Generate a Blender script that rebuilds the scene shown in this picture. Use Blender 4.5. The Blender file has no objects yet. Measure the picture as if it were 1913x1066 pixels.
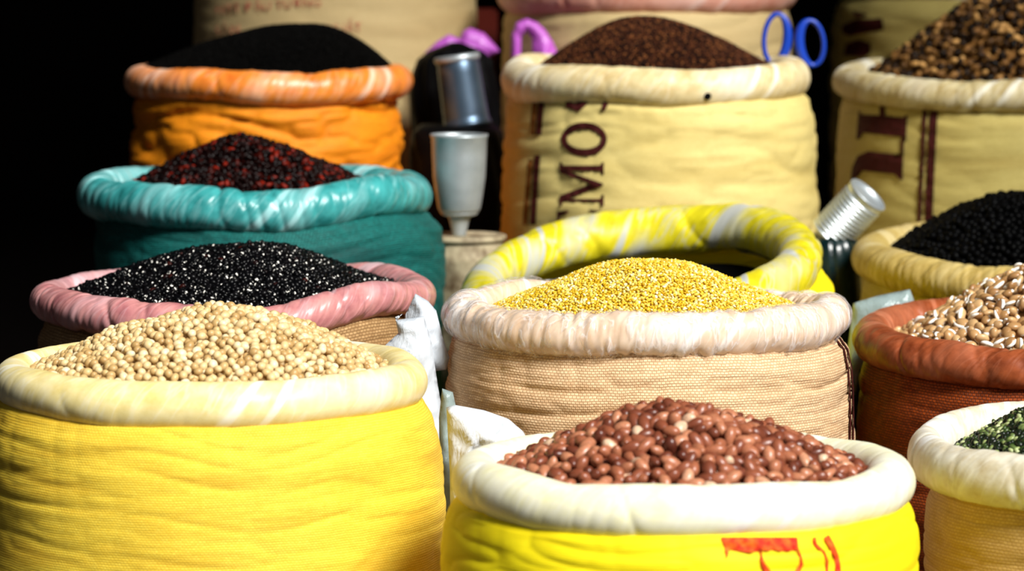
import bpy, bmesh, math, random
import numpy as np
from mathutils import Vector, Matrix, Euler
from mathutils.geometry import delaunay_2d_cdt

random.seed(7)
rng = np.random.default_rng(11)
PI = math.pi
C = bpy.context.scene.collection
scn = bpy.context.scene

# ------------------------------------------------------------------ camera, light, exposure
W_, H_ = 1913, 1066
LENS = 135.0
FPX = LENS / 36.0 * W_
CAMZ = 0.85
PITCH = math.radians(6.0)
cam_d = bpy.data.cameras.new('camera')
cam_d.lens = LENS; cam_d.sensor_width = 36.0; cam_d.clip_start = 0.05; cam_d.clip_end = 60
cam_d.dof.use_dof = True; cam_d.dof.focus_distance = 3.56; cam_d.dof.aperture_fstop = 6.3
cam = bpy.data.objects.new('camera', cam_d); C.objects.link(cam)
cam.location = (0, 0, CAMZ); cam.rotation_euler = (PI / 2 - PITCH, 0, 0)
scn.camera = cam

world = bpy.data.worlds.new('world'); scn.world = world; world.use_nodes = True
bgn = world.node_tree.nodes['Background']
bgn.inputs[0].default_value = (0.80, 0.90, 1.0, 1); bgn.inputs[1].default_value = 0.10
sun_d = bpy.data.lights.new('sun', 'SUN'); sun_d.energy = 5.8; sun_d.angle = math.radians(18); sun_d.color = (1.0, 0.985, 0.94)
sun = bpy.data.objects.new('sun', sun_d); C.objects.link(sun)
SAZ, SEL = math.radians(34), math.radians(40)      # light comes from behind the camera, to its right, above
sdir = Vector((math.sin(SAZ) * math.cos(SEL), -math.cos(SAZ) * math.cos(SEL), math.sin(SEL)))
sun.rotation_euler = sdir.to_track_quat('Z', 'Y').to_euler(); sun.location = sdir * 8
vs = scn.view_settings
vs.view_transform = 'Standard'; vs.look = 'None'; vs.gamma = 1.0; vs.exposure = 0.15; vs.use_curve_mapping = False

# ------------------------------------------------------------------ small helpers
CP, SP = math.cos(PITCH), math.sin(PITCH)
def ray(px, py):
    x = (px - W_ / 2) / FPX; y = -(py - H_ / 2) / FPX
    return np.array([x, CP + y * SP, -SP + y * CP])
def P(px, py, D):                      # the point at distance y = D seen at a pixel
    r = ray(px, py); t = D / r[1]
    return np.array([r[0] * t, D, CAMZ + r[2] * t])
def MM(D): return D / FPX              # metres per pixel at distance D

def tables(seed, pu, pv=97):
    return np.random.default_rng(seed).random((pu, pv))
_tab = {}
def vnoise(u, v, pu, seed):
    """value noise 0..1, periodic in u with period pu"""
    pu = max(2, int(pu)); k = (seed, pu)
    if k not in _tab: _tab[k] = tables(seed, pu)
    T = _tab[k]; pv = T.shape[1]
    iu = np.floor(u).astype(int); iv = np.floor(v).astype(int)
    fu = u - iu; fv = v - iv
    fu = fu * fu * (3 - 2 * fu); fv = fv * fv * (3 - 2 * fv)
    a = T[iu % pu, iv % pv]; b = T[(iu + 1) % pu, iv % pv]
    c = T[iu % pu, (iv + 1) % pv]; d = T[(iu + 1) % pu, (iv + 1) % pv]
    return (a * (1 - fu) + b * fu) * (1 - fv) + (c * (1 - fu) + d * fu) * fv
def ridge(n, p=3.0): return (1 - np.abs(2 * n - 1)) ** p

def mesh_from(name, verts, faces, uvs=None, smooth=True, attr=None):
    me = bpy.data.meshes.new(name)
    me.from_pydata([tuple(map(float, v)) for v in verts], [], faces)
    if uvs is not None:
        l = me.uv_layers.new(name='UVMap')
        vi = np.empty(len(me.loops), dtype=np.int32); me.loops.foreach_get('vertex_index', vi)
        l.data.foreach_set('uv', np.asarray(uvs, dtype=np.float32)[vi].ravel())
    if attr is not None:
        a = me.attributes.new('rnd', 'FLOAT', 'POINT'); a.data.foreach_set('value', np.asarray(attr, dtype=np.float32))
    if smooth: me.polygons.foreach_set('use_smooth', np.ones(len(me.polygons), dtype=bool))
    me.update()
    return me
def big_mesh(name, verts, quads, attr=None):
    """quads: (n,4) array, a triangle repeats its last corner index as -1"""
    me = bpy.data.meshes.new(name)
    verts = np.asarray(verts, dtype=np.float32); quads = np.asarray(quads, dtype=np.int32)
    sizes = np.where(quads[:, 3] < 0, 3, 4)
    loops = quads.ravel(); loops = loops[loops >= 0]
    me.vertices.add(len(verts)); me.vertices.foreach_set('co', verts.ravel())
    me.loops.add(len(loops)); me.loops.foreach_set('vertex_index', loops)
    starts = np.concatenate([[0], np.cumsum(sizes)[:-1]])
    me.polygons.add(len(quads)); me.polygons.foreach_set('loop_start', starts.astype(np.int32))
    me.polygons.foreach_set('use_smooth', np.ones(len(quads), dtype=bool))
    if attr is not None:
        a = me.attributes.new('rnd', 'FLOAT', 'POINT'); a.data.foreach_set('value', np.asarray(attr, dtype=np.float32))
    me.update(calc_edges=True); me.validate()
    return me
def put(name, me, mats, parent=None, loc=None):
    o = bpy.data.objects.new(name, me); C.objects.link(o)
    for m in (mats if isinstance(mats, (list, tuple)) else [mats]):
        if me.materials.find(m.name) < 0: me.materials.append(m)
    if parent is not None: o.parent = parent
    if loc is not None: o.location = loc
    return o
def tag(o, label=None, cat=None, group=None, kind=None):
    if label: o['label'] = label
    if cat: o['category'] = cat
    if group: o['group'] = group
    if kind: o['kind'] = kind
    return o
def thing(name, label, cat, loc, group=None):
    o = bpy.data.objects.new(name, None); C.objects.link(o); o.location = loc
    o.empty_display_size = 0.05
    return tag(o, label, cat, group)
def grid_faces(nu, nv, wrap_u=True):
    f = []
    for i in range(nu if wrap_u else nu - 1):
        i2 = (i + 1) % nu
        for j in range(nv - 1):
            f.append((i * nv + j, i2 * nv + j, i2 * nv + j + 1, i * nv + j + 1))
    return f
def lathe(profile, n=64):
    """profile: list of (r, z) bottom to top; returns verts, faces round +Z"""
    v = []; nv = len(profile)
    for i in range(n):
        a = 2 * PI * i / n
        for r, z in profile: v.append((r * math.cos(a), r * math.sin(a), z))
    return v, grid_faces(n, nv)
def tube(path, rad, n=12, closed=False):
    path = [Vector(p) for p in path]; m = len(path); v = []
    rads = rad if isinstance(rad, (list, tuple)) else [rad] * m
    ref = Vector((0, 1, 0))
    for i in range(m):
        a = path[(i - 1) % m] if (closed or i > 0) else path[i]
        b = path[(i + 1) % m] if (closed or i < m - 1) else path[i]
        t = (b - a).normalized(); s = t.cross(ref)
        if s.length < 1e-3: s = t.cross(Vector((1, 0, 0)))
        s.normalize(); u = s.cross(t)
        for k in range(n):
            an = 2 * PI * k / n; v.append(path[i] + (s * math.cos(an) + u * math.sin(an)) * rads[i])
    f = []
    for i in range(m if closed else m - 1):
        i2 = (i + 1) % m
        for k in range(n): f.append((i * n + k, i * n + (k + 1) % n, i2 * n + (k + 1) % n, i2 * n + k))
    if not closed: f.append(tuple(range(n - 1, -1, -1))); f.append(tuple((m - 1) * n + k for k in range(n)))
    return v, f

# ------------------------------------------------------------------ materials
class NT:
    def __init__(s, name):
        s.m = bpy.data.materials.new(name); s.m.use_nodes = True
        s.t = s.m.node_tree; s.b = s.t.nodes['Principled BSDF']; s.out = s.t.nodes['Material Output']
    def n(s, typ, **kw):
        x = s.t.nodes.new(typ)
        for k, v in kw.items(): setattr(x, k, v)
        return x
    def l(s, a, b): s.t.links.new(a, b)
    def math(s, op, a, b=None, clamp=False):
        x = s.n('ShaderNodeMath', operation=op); x.use_clamp = clamp
        for i, q in enumerate((a, b)):
            if q is None: continue
            if isinstance(q, (int, float)): x.inputs[i].default_value = q
            else: s.l(q, x.inputs[i])
        return x.outputs[0]
    def mix(s, fac, a, b, blend='MIX'):
        x = s.n('ShaderNodeMix', data_type='RGBA', blend_type=blend)
        for i, q in ((0, fac), (6, a), (7, b)):
            if isinstance(q, (int, float)): x.inputs[i].default_value = q
            elif isinstance(q, (tuple, list)): x.inputs[i].default_value = (*q[:3], 1)
            else: s.l(q, x.inputs[i])
        return x.outputs[2]
    def ramp(s, fac, stops):
        x = s.n('ShaderNodeValToRGB'); e = x.color_ramp.elements
        while len(e) < len(stops): e.new(0.5)
        for k, (p, c) in zip(e, stops):
            k.position = p; k.color = (*c, 1) if len(c) == 3 else c
        s.l(fac, x.inputs[0]); return x.outputs[0]
    def noise(s, vec, scale, detail=3, rough=0.55):
        x = s.n('ShaderNodeTexNoise'); x.inputs['Scale'].default_value = scale
        x.inputs['Detail'].default_value = detail; x.inputs['Roughness'].default_value = rough
        if vec is not None: s.l(vec, x.inputs['Vector'])
        return x.outputs[0]
    def mapping(s, vec, scale=(1, 1, 1), rot=(0, 0, 0)):
        x = s.n('ShaderNodeMapping'); x.inputs['Scale'].default_value = scale; x.inputs['Rotation'].default_value = rot
        s.l(vec, x.inputs['Vector']); return x.outputs[0]
    def set(s, **kw):
        for k, v in kw.items():
            i = s.b.inputs[k.replace('_', ' ')]
            if isinstance(v, (int, float)): i.default_value = v
            elif isinstance(v, (tuple, list)): i.default_value = (*v[:3], 1)
            else: s.l(v, i)
    def bump(s, h, strength, dist):
        x = s.n('ShaderNodeBump'); x.inputs['Strength'].default_value = strength; x.inputs['Distance'].default_value = dist
        s.l(h, x.inputs['Height']); s.l(x.outputs[0], s.b.inputs['Normal'])
def lin(c):
    return tuple(((v / 255) / 12.92 if v <= 10 else (((v / 255) + 0.055) / 1.055) ** 2.4) for v in c)

def fabric(name, col, thread, lam=0.0045, weave=1.0, stain=None, stain_amt=0.3, rough=0.6, gloss=0.25):
    """woven plastic tape; uv in metres"""
    k = NT(name); uv = k.n('ShaderNodeUVMap').outputs[0]
    wv = k.n('ShaderNodeVectorMath', operation='MULTIPLY_ADD'); k.l(k.n('ShaderNodeTexNoise').outputs[1], wv.inputs[0]); k.l(uv, wv.inputs[2])
    nn = wv.inputs[0].links[0].from_node; nn.inputs['Scale'].default_value = 45; k.l(uv, nn.inputs['Vector']); wv.inputs[1].default_value = (lam * 0.6, lam * 0.6, 0)
    br = k.n('ShaderNodeTexBrick'); k.l(wv.outputs[0], br.inputs['Vector']); br.inputs['Scale'].default_value = 1 / lam
    br.inputs['Brick Width'].default_value = 1.0; br.inputs['Row Height'].default_value = 0.62; br.inputs['Mortar Size'].default_value = 0.16; br.inputs['Mortar Smooth'].default_value = 1.0
    half = tuple(c * (1 - .45 * weave) + t * .45 * weave for c, t in zip(col, thread))
    gap = tuple(c * (1 - .9 * weave) + t * .9 * weave for c, t in zip(col, thread))
    for nm_, c_ in (('Color1', col), ('Color2', half), ('Mortar', gap)): br.inputs[nm_].default_value = (*c_, 1)
    w = k.math('SUBTRACT', 1.0, br.outputs['Fac'])
    big = k.noise(k.mapping(uv, (5, 28, 1)), 1.0, 4)
    fine = k.noise(k.mapping(uv, (90, 520, 1)), 1.0, 2)
    base = k.mix(k.math('MULTIPLY', fine, 0.3), br.outputs['Color'], thread)
    if stain is not None:
        base = k.mix(k.math('MULTIPLY', k.ramp(big, [(0.48, (0, 0, 0)), (0.68, (1, 1, 1))]), stain_amt), base, stain)
    k.set(Base_Color=base, Roughness=rough, Specular_IOR_Level=gloss)
    hgt = k.math('ADD', w, k.math('MULTIPLY', fine, 0.6))
    k.bump(hgt, 0.55 * weave, 0.0016)
    return k.m
def plastic_rim(name, col, streak, dark, amt=0.5, rough=0.38, lam=1.0, sheen=0.4, bump=0.5):
    """rolled mouth of the sack under thin plastic film; uv u along the roll, v round it"""
    k = NT(name); uv = k.n('ShaderNodeUVMap').outputs[0]
    sk = k.mapping(uv, (1, 1, 1), (0, 0, 0.5))
    fold = k.noise(k.mapping(sk, (110 * lam, 12, 1)), 1.0, 2, 0.5)
    wide = k.noise(k.mapping(sk, (28 * lam, 6, 1)), 1.0, 3, 0.5)
    blot = k.noise(uv, 45, 4, 0.6)
    base = k.mix(k.ramp(blot, [(0.35, (0, 0, 0)), (0.75, (1, 1, 1))]), col, dark)
    base = k.mix(k.math('MULTIPLY', k.ramp(wide, [(0.50, (0, 0, 0)), (0.66, (1, 1, 1))]), amt), base, streak)
    bands = k.ramp(k.noise(k.mapping(sk, (16, 2.0, 1)), 1.0, 1, 0.5), [(0.585, (0, 0, 0)), (0.60, (1, 1, 1)), (0.635, (1, 1, 1)), (0.65, (0, 0, 0))])
    base = k.mix(k.math('MULTIPLY', bands, min(1.0, amt * 1.6)), base, streak)
    line = k.ramp(fold, [(0.50, (0, 0, 0)), (0.54, (1, 1, 1)), (0.58, (0, 0, 0))])
    base = k.mix(k.math('MULTIPLY', line, amt * 0.5), base, streak)
    k.set(Base_Color=base, Roughness=rough, Specular_IOR_Level=sheen)
    k.bump(k.math('ADD', fold, k.math('MULTIPLY', wide, 1.5)), bump, 0.004)
    return k.m
def bean_mat(name, stops, rough=0.4, spec=0.5, mott=0.0, mottcol=(0, 0, 0)):
    """each bean gets its own tone: from its object, or, inside a heap, from its own number"""
    k = NT(name)
    at = k.n('ShaderNodeAttribute', attribute_name='rnd'); oi = k.n('ShaderNodeObjectInfo')
    r = k.math('FRACT', k.math('ADD', at.outputs['Fac'], oi.outputs['Random']))
    base = k.ramp(r, stops)
    if mott:
        tc = k.n('ShaderNodeTexCoord').outputs['Object']
        nz = k.noise(tc, 420, 3)
        base = k.mix(k.math('MULTIPLY', k.ramp(nz, [(0.45, (0, 0, 0)), (0.7, (1, 1, 1))]), mott), base, mottcol)
    k.set(Base_Color=base, Roughness=rough, Specular_IOR_Level=spec)
    return k.m
def plain(name, col, rough=0.6, spec=0.3, metal=0.0, nscale=0, namt=0.0, ncol=(0, 0, 0), bump=0.0):
    k = NT(name); base = col
    if nscale:
        tc = k.n('ShaderNodeTexCoord').outputs['Object']; nz = k.noise(tc, nscale, 4)
        base = k.mix(k.math('MULTIPLY', k.ramp(nz, [(0.4, (0, 0, 0)), (0.7, (1, 1, 1))]), namt), col, ncol)
        if bump: k.bump(nz, bump, 0.003)
    k.set(Base_Color=base, Roughness=rough, Specular_IOR_Level=spec, Metallic=metal)
    return k.m
def film(name, col, alpha=0.6, rough=0.3, crease=60, amt=0.25):
    """thin crinkled plastic bag"""
    k = NT(name); tc = k.n('ShaderNodeTexCoord').outputs['Object']
    vo = k.n('ShaderNodeTexVoronoi', feature='DISTANCE_TO_EDGE'); vo.inputs['Scale'].default_value = crease
    k.l(k.mix(0.12, tc, k.n('ShaderNodeTexNoise').outputs[1]), vo.inputs['Vector'])
    nz = k.noise(tc, crease * 0.7, 4)
    k.set(Base_Color=k.mix(k.math('MULTIPLY', nz, amt), col, tuple(c * 0.72 for c in col)), Roughness=rough, Specular_IOR_Level=0.5, Alpha=alpha)
    k.bump(k.math('ADD', nz, k.math('MULTIPLY', vo.outputs[0], 2.0)), 0.18, 0.004)
    return k.m

M = {}
M['floor'] = plain('dark_floor', lin((38, 30, 26)), 0.8, 0.2, 0, 6, 0.5, lin((20, 16, 14)))
M['wall'] = plain('dark_wall', lin((30, 24, 22)), 0.9, 0.1, 0, 4, 0.5, lin((16, 12, 12)))
M['white_bag'] = film('white_plastic_film', lin((206, 213, 222)), 0.95, 0.35, 34)
M['grey_bag'] = film('greyish_plastic_film', lin((150, 168, 168)), 0.9, 0.25)
M['purple_bag'] = film('purple_plastic_film', lin((196, 96, 205)), 0.97, 0.35, 50, 0.3)
M['black_bag_fill'] = plain('black_plastic', lin((6, 6, 7)), 0.5, 0.1, 0, 40, 0.4, lin((3, 3, 3)), 0.3)
M['teal_glass'] = plain('dark_teal_plastic', lin((6, 34, 36)), 0.25, 0.5, 0, 40, 0.6, lin((2, 6, 8)), 0.4)
M['tin_dark'] = plain('dark_blued_tin', lin((92, 112, 132)), 0.36, 0.7, 0.8, 30, 0.4, lin((50, 66, 84)))
M['tin'] = plain('aluminium', lin((186, 194, 198)), 0.45, 0.6, 0.6, 40, 0.5, lin((150, 158, 162)), 0.1)
M['tin_ribbed'] = plain('bright_tin', lin((236, 246, 252)), 0.44, 0.7, 0.85)
M['drum'] = plain('grimy_pale_tin', lin((178, 164, 134)), 0.6, 0.3, 0.0, 45, 1.0, lin((84, 62, 38)))
M['blue'] = plain('blue_plastic', lin((18, 62, 176)), 0.35, 0.5)
M['steel'] = plain('scissor_steel', lin((180, 180, 185)), 0.3, 0.5, 1.0)
M['ink'] = plain('dark_maroon_ink', lin((62, 14, 12)), 0.7, 0.2, 0, 120, 0.4, lin((30, 8, 8)))
M['ink_red'] = plain('red_ink', lin((205, 40, 18)), 0.7, 0.2, 0, 160, 0.7, lin((235, 130, 30)))
M['ink_faint'] = plain('faded_red_ink', lin((185, 110, 85)), 0.8, 0.1, 0, 120, 0.5, lin((205, 160, 120)))
M['ink_brown'] = plain('faded_brown_ink', lin((112, 66, 24)), 0.8, 0.1, 0, 120, 0.5, lin((140, 95, 45)))

# ------------------------------------------------------------------ the setting
def struct(name, verts, faces, m):
    o = put(name, mesh_from(name, verts, faces, smooth=False), m); o['kind'] = 'structure'; return o
def slab(name, lo, hi, m):
    x0, y0, z0 = lo; x1, y1, z1 = hi
    v = [(x0, y0, z0), (x1, y0, z0), (x1, y1, z0), (x0, y1, z0), (x0, y0, z1), (x1, y0, z1), (x1, y1, z1), (x0, y1, z1)]
    f = [(0, 3, 2, 1), (4, 5, 6, 7), (0, 1, 5, 4), (1, 2, 6, 5), (2, 3, 7, 6), (3, 0, 4, 7)]
    return struct(name, v, f, m)
slab('floor', (-2.2, -1.0, -0.1), (2.2, 6.6, 0.0), M['floor'])
slab('wall_back', (-2.2, 6.4, 0.0), (2.2, 6.6, 2.5), M['wall'])
slab('wall_left', (-2.2, 2.6, 0.0), (-2.0, 6.4, 2.5), M['wall'])
slab('wall_right', (2.0, 2.6, 0.0), (2.2, 6.4, 2.5), M['wall'])
slab('ceiling', (-2.2, 3.3, 2.5), (2.2, 6.6, 2.6), M['wall'])

# ------------------------------------------------------------------ sacks
class Sack:
    def __init__(s, label, cx, cy, D, R, b, body_R, body_dx=0, tilt=(0, 0), seed=1, wob=0.004, shoulder=1.0,
                 crease=0.0035, crease_f=55, pleat=0.002, lam=0.011, res=1.0, ab=0.95, lump=0.0015, slant=0.25):
        s.c = P(cx, cy, D); s.x, s.y, s.zr = s.c; s.D = D; mm = MM(D); s.mm = mm; s.cx, s.cy = cx, cy
        s.Ro = R * mm; s.b = b * mm; s.a = s.b * ab; s.Rm = s.Ro - s.a
        s.Rb = body_R * mm; s.bx = body_dx * mm; s.tilt = tilt; s.seed = seed; s.slant = slant; s.wob = wob; s.sh = shoulder
        s.crease = crease; s.cf = crease_f; s.pleat = pleat; s.lam = lam; s.res = res; s.lump = lump
        s.zt = s.zr - s.b * 0.35
        s.root = thing('sack', label, 'sack', (s.x, s.y, 0))
    def plane(s, lx, ly, th):
        return s.tilt[0] * ly + s.tilt[1] * lx + s.wob * 2 * (vnoise(th / (2 * PI) * 9, 0 * th + 0.5, 9, s.seed * 7 + 1) - 0.5)
    def body_r(s, th, z):
        d = np.maximum(s.zt - z, 0) / s.sh
        f = np.interp(d, [0, .006, .014, .028, .05, .09, .15], [.86, .925, .962, .985, .996, 1.0, 1.0])
        g = np.interp(z, [0, .006, .02, .05, .12, .25], [.80, .90, .95, .975, .99, 1.0])
        u = th / (2 * PI)
        n1 = vnoise(u * 12, z * s.cf + 1.5 * vnoise(u * 10, z * 8, 10, s.seed + 5), 12, s.seed + 2)
        n2 = vnoise(u * 26, z * s.cf * 2.3, 26, s.seed + 3)
        low = vnoise(u * 7, z * 7, 7, s.seed + 4) - 0.5
        pl = ridge(vnoise(u * 44 + z * 6, z * 5, 44, s.seed + 6), 2) * np.exp(-d / 0.03) * s.pleat
        mid = np.clip(z / 0.05, 0, 1)
        return s.Rb * f * g + mid * (-s.crease * (ridge(n1, 3) * 0.8 + ridge(n2, 3) * 0.35) + low * 0.008 - pl)
    def build_body(s, m):
        nt, nz = int(420 * s.res), int(170 * s.res)
        th = np.linspace(0, 2 * PI, nt, endpoint=False)
        q = np.linspace(0, 1, nz); z = s.zt * (1 - (1 - q) ** 1.25)
        T, Z = np.meshgrid(th, z, indexing='ij')
        r = s.body_r(T, Z)
        x = s.bx * np.clip((s.zt - Z) / 0.03, 0, 1) + r * np.cos(T); y = r * np.sin(T)
        w = np.clip((Z / s.zt - 0.35) / 0.65, 0, 1); w = w * w * (3 - 2 * w)
        zz = Z + w * s.plane(x, y, T)
        v = np.stack([x, y, zz], -1).reshape(-1, 3)
        uv = np.stack([T * s.Rb, Z], -1).reshape(-1, 2)
        f = grid_faces(nt, nz)
        f.append(tuple(i * nz for i in range(nt))[::-1])
        s.body = put('sack_body', mesh_from('sack_body', v, f, uv), m, s.root)
        return s.body
    def rim_pts(s, T, F, extra=0.0, wr=1.0):
        """points on the rolled mouth; T round the mouth, F round the roll (0 outward, pi/2 up)"""
        u = T / (2 * PI); L = 2 * PI * s.Rm
        p1 = int(L / s.lam); p2 = int(L / (s.lam * 0.45)); p3 = int(L / 0.06)
        sl = s.slant
        mask = np.clip(vnoise(u * 23 + F * 0.15, F * 0.5 + 2, 23, s.seed + 15) * 2.2 - 0.7, 0, 1)
        d = -s.pleat * wr * 1.25 * mask * ridge(vnoise(u * p1 + F * sl, F * 0.35 + 5, p1, s.seed + 11), 3.5)
        d = d - s.pleat * wr * 0.35 * ridge(vnoise(u * p2 - F * sl * 1.5, F * 0.5 + 9, p2, s.seed + 12), 2)
        d = d + s.lump * 2.2 * (vnoise(u * p3 + F * 0.1, F * 0.5 + 3, p3, s.seed + 13) - 0.5) + extra
        fat = 1 + 0.16 * (vnoise(u * 8, 0 * T + .3, 8, s.seed + 14) - 0.5)
        rad = s.Rm + (s.a * fat + d) * np.cos(F)
        x, y = rad * np.cos(T), rad * np.sin(T)
        return x, y, s.zr + (s.b * fat + d) * np.sin(F) + s.plane(x, y, T)
    def build_rim(s, m, name='rolled_rim'):
        nt, nf = int(640 * s.res), int(44 * s.res)
        th = np.linspace(0, 2 * PI, nt, endpoint=False); fi = np.linspace(-2.3, 2 * PI - 2.3, nf)
        T, F = np.meshgrid(th, fi, indexing='ij')
        x, y, z = s.rim_pts(T, F)
        v = np.stack([x, y, z], -1).reshape(-1, 3)
        uv = np.stack([T * s.Rm, F * s.b], -1).reshape(-1, 2)
        s.rim = put(name, mesh_from(name, v, grid_faces(nt, nf), uv), m, s.root)
        return s.rim
    # content of the sack
    def heap_setup(s, hx, hy, edge=-0.2, p=1.15, bump=0.004, over=0.3):
        mm = s.mm; s.hx = (hx - s.cx) * mm; s.hz = P(hx, hy, s.D)[2] - s.zr
        s.Rh = s.Rm - s.a * (1 - over); s.ze = edge * s.b; s.hp = p; s.hb = bump
    def heap_z(s, lx, ly):
        dx = lx - s.hx; dy = ly
        # ratio of the way from the peak to the edge circle
        aa = dx * dx + dy * dy + 1e-12; bb = 2 * (s.hx * dx); cc = s.hx ** 2 - s.Rh ** 2
        k = (-bb + np.sqrt(np.maximum(bb * bb - 4 * aa * cc, 0))) / (2 * aa)
        t = 1 / np.maximum(k, 1e-6)
        rs = np.sqrt(t * t + 0.025) - math.sqrt(0.025); rs = rs / (math.sqrt(1.025) - math.sqrt(0.025))
        h = s.ze + (s.hz - s.ze) * (1 - np.clip(rs, 0, 1.05) ** s.hp)
        th = np.arctan2(ly, lx)
        h = h + s.hb * (vnoise(lx * 22 + 50, ly * 22 + 50, 97, s.seed + 21) - 0.5) * np.clip(2 - 2 * t, 0, 1)
        edge = np.clip((t - 0.75) / 0.25, 0, 1)
        return s.zr + h + edge * s.plane(lx, ly, th) * 1.0
    def heap_core(s, drop, n=120, nr=40):
        v = []; th = np.linspace(0, 2 * PI, n, endpoint=False); rr = np.linspace(0.002, 1.0, nr) * s.Rh
        T, R = np.meshgrid(th, rr, indexing='ij'); x, y = R * np.cos(T), R * np.sin(T)
        z = s.heap_z(x, y) - drop
        v = np.stack([x, y, z - s.zr], -1).reshape(-1, 3)
        q = np.array(grid_faces(n, nr), dtype=np.int32)
        return v, q

def poly_grid(poly, step):
    """triangulate a polygon with inner points; returns pts (n,2), tris"""
    poly = [Vector(p) for p in poly]
    pts = []
    n = len(poly)
    for i in range(n):
        a, b = poly[i], poly[(i + 1) % n]; k = max(1, int((b - a).length / step))
        for j in range(k): pts.append(a + (b - a) * j / k)
    nb = len(pts)
    xs = [p.x for p in poly]; ys = [p.y for p in poly]
    A = np.array([(p.x, p.y) for p in poly])
    def inside(x, y):
        c = False; j = n - 1
        for i in range(n):
            if (A[i, 1] > y) != (A[j, 1] > y) and x < (A[j, 0] - A[i, 0]) * (y - A[i, 1]) / (A[j, 1] - A[i, 1]) + A[i, 0]: c = not c
            j = i
        return c
    B = np.array([(p.x, p.y) for p in pts])
    y = min(ys) + step / 2
    while y < max(ys):
        x = min(xs) + step / 2
        while x < max(xs):
            if inside(x, y) and np.min(np.hypot(B[:, 0] - x, B[:, 1] - y)) > step * 0.45: pts.append(Vector((x, y)))
            x += step
        y += step
    vv, ee, ff, *_ = delaunay_2d_cdt(pts, [], [list(range(nb))], 1, 1e-5)
    return np.array([(v.x, v.y) for v in vv]), [tuple(f) for f in ff]

def print_on(s, polys, m, name='printed_lettering', step=5, lift=0.0016):
    """ink shapes lying on the cloth of a sack: every point is carried along its sight line onto the body"""
    V = []; Fc = []
    for poly in polys:
        if isinstance(poly, tuple): pts, tris = poly
        else: pts, tris = poly_grid(poly, step)
        n0 = len(V)
        d = np.array([ray(px, py) for px, py in pts])
        lo = np.full(len(pts), s.y - s.Rb * 1.25); hi = np.full(len(pts), s.y + 0.0)
        def outside(Y):
            t = Y / d[:, 1]; z = CAMZ + d[:, 2] * t; x = d[:, 0] * t - s.x - s.bx * np.clip((s.zt - z) / 0.03, 0, 1); y = Y - s.y
            th = np.arctan2(y, x) % (2 * PI)
            w = np.clip((z / s.zt - 0.35) / 0.65, 0, 1); w = w * w * (3 - 2 * w)
            zn = z - w * s.plane(x, y, th)
            return np.hypot(x, y) - (s.body_r(th, np.clip(zn, 0, s.zt)) + lift)
        ys_ = np.linspace(0, 1, 90); best = hi.copy(); done = np.zeros(len(pts), bool)
        prev = lo.copy()
        for q in ys_:
            Y = lo + (hi - lo) * q; o = outside(Y)
            hit = (o <= 0) & ~done; best[hit] = (0.5 * (prev + Y))[hit]; done |= hit; prev = Y
        t = best / d[:, 1]
        for i in range(len(pts)): V.append((d[i, 0] * t[i] - s.x, best[i] - s.y, CAMZ + d[i, 2] * t[i]))
        for tr in tris: Fc.append(tuple(n0 + i for i in tr))
    o = put(name, mesh_from(name, V, Fc), m, s.body)
    return o
def ribbon(path, w):
    """a stroke as a polygon; w a number or one per point"""
    n = len(path); ws = w if isinstance(w, (list, tuple)) else [w] * n
    L, Rr = [], []
    for i in range(n):
        a = Vector(path[max(i - 1, 0)]); b = Vector(path[min(i + 1, n - 1)]); t = (b - a).normalized(); nn = Vector((-t.y, t.x))
        p = Vector(path[i]); L.append(p + nn * ws[i] / 2); Rr.append(p - nn * ws[i] / 2)
    return [tuple(p) for p in L] + [tuple(p) for p in reversed(Rr)]
def ring(cx, cy, ax, ay, bx, by, n=40):
    """an O: outer and inner ellipse as a strip"""
    pts = []; tris = []
    for i in range(n):
        a = 2 * PI * i / n
        for k in range(4):
            f = k / 3; pts.append((cx + (ax + (bx - ax) * f) * math.cos(a), cy + (ay + (by - ay) * f) * math.sin(a)))
    for i in range(n):
        j = (i + 1) % n
        for k in range(3): tris.append((i * 4 + k, j * 4 + k, j * 4 + k + 1, i * 4 + k + 1))
    return (np.array(pts), tris)

cream = lin((246, 228, 170))
SK = {}
def sack(key, label, body_m, rim_m, **kw):
    s = Sack(label, **kw); s.build_body(body_m); s.build_rim(rim_m); SK[key] = s; return s

yellow_f = fabric('yellow_woven_cloth', lin((250, 222, 84)), lin((232, 184, 26)), 0.0034, 0.8, lin((206, 150, 30)), 0.55)
yellow_f2 = fabric('lemon_woven_cloth', lin((253, 236, 24)), lin((244, 212, 8)), 0.0032, 0.4, lin((225, 180, 5)), 0.3)
beige_f = fabric('peach_beige_woven_cloth', lin((244, 216, 176)), lin((166, 114, 68)), 0.0040, 0.8, lin((205, 160, 110)), 0.3)
burlap_f = fabric('brown_burlap', lin((196, 160, 112)), lin((120, 84, 44)), 0.0046, 1.0, lin((140, 100, 60)), 0.4)
teal_f = fabric('dark_teal_woven_cloth', lin((18, 120, 114)), lin((4, 56, 54)), 0.0040, 1.0, lin((3, 48, 48)), 0.6)
orange_f = fabric('orange_woven_cloth', lin((240, 150, 20)), lin((190, 92, 6)), 0.0040, 0.6, lin((190, 95, 8)), 0.4)
straw_f = fabric('straw_woven_cloth', lin((226, 208, 138)), lin((186, 160, 84)), 0.0036, 0.5, lin((190, 165, 90)), 0.5)
straw_f2 = fabric('olive_straw_woven_cloth', lin((205, 190, 118)), lin((160, 138, 62)), 0.0036, 0.6, lin((165, 140, 70)), 0.5)
rust_f = fabric('rust_woven_cloth', lin((176, 78, 18)), lin((48, 14, 5)), 0.0044, 1.0, lin((70, 24, 8)), 0.6)
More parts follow.
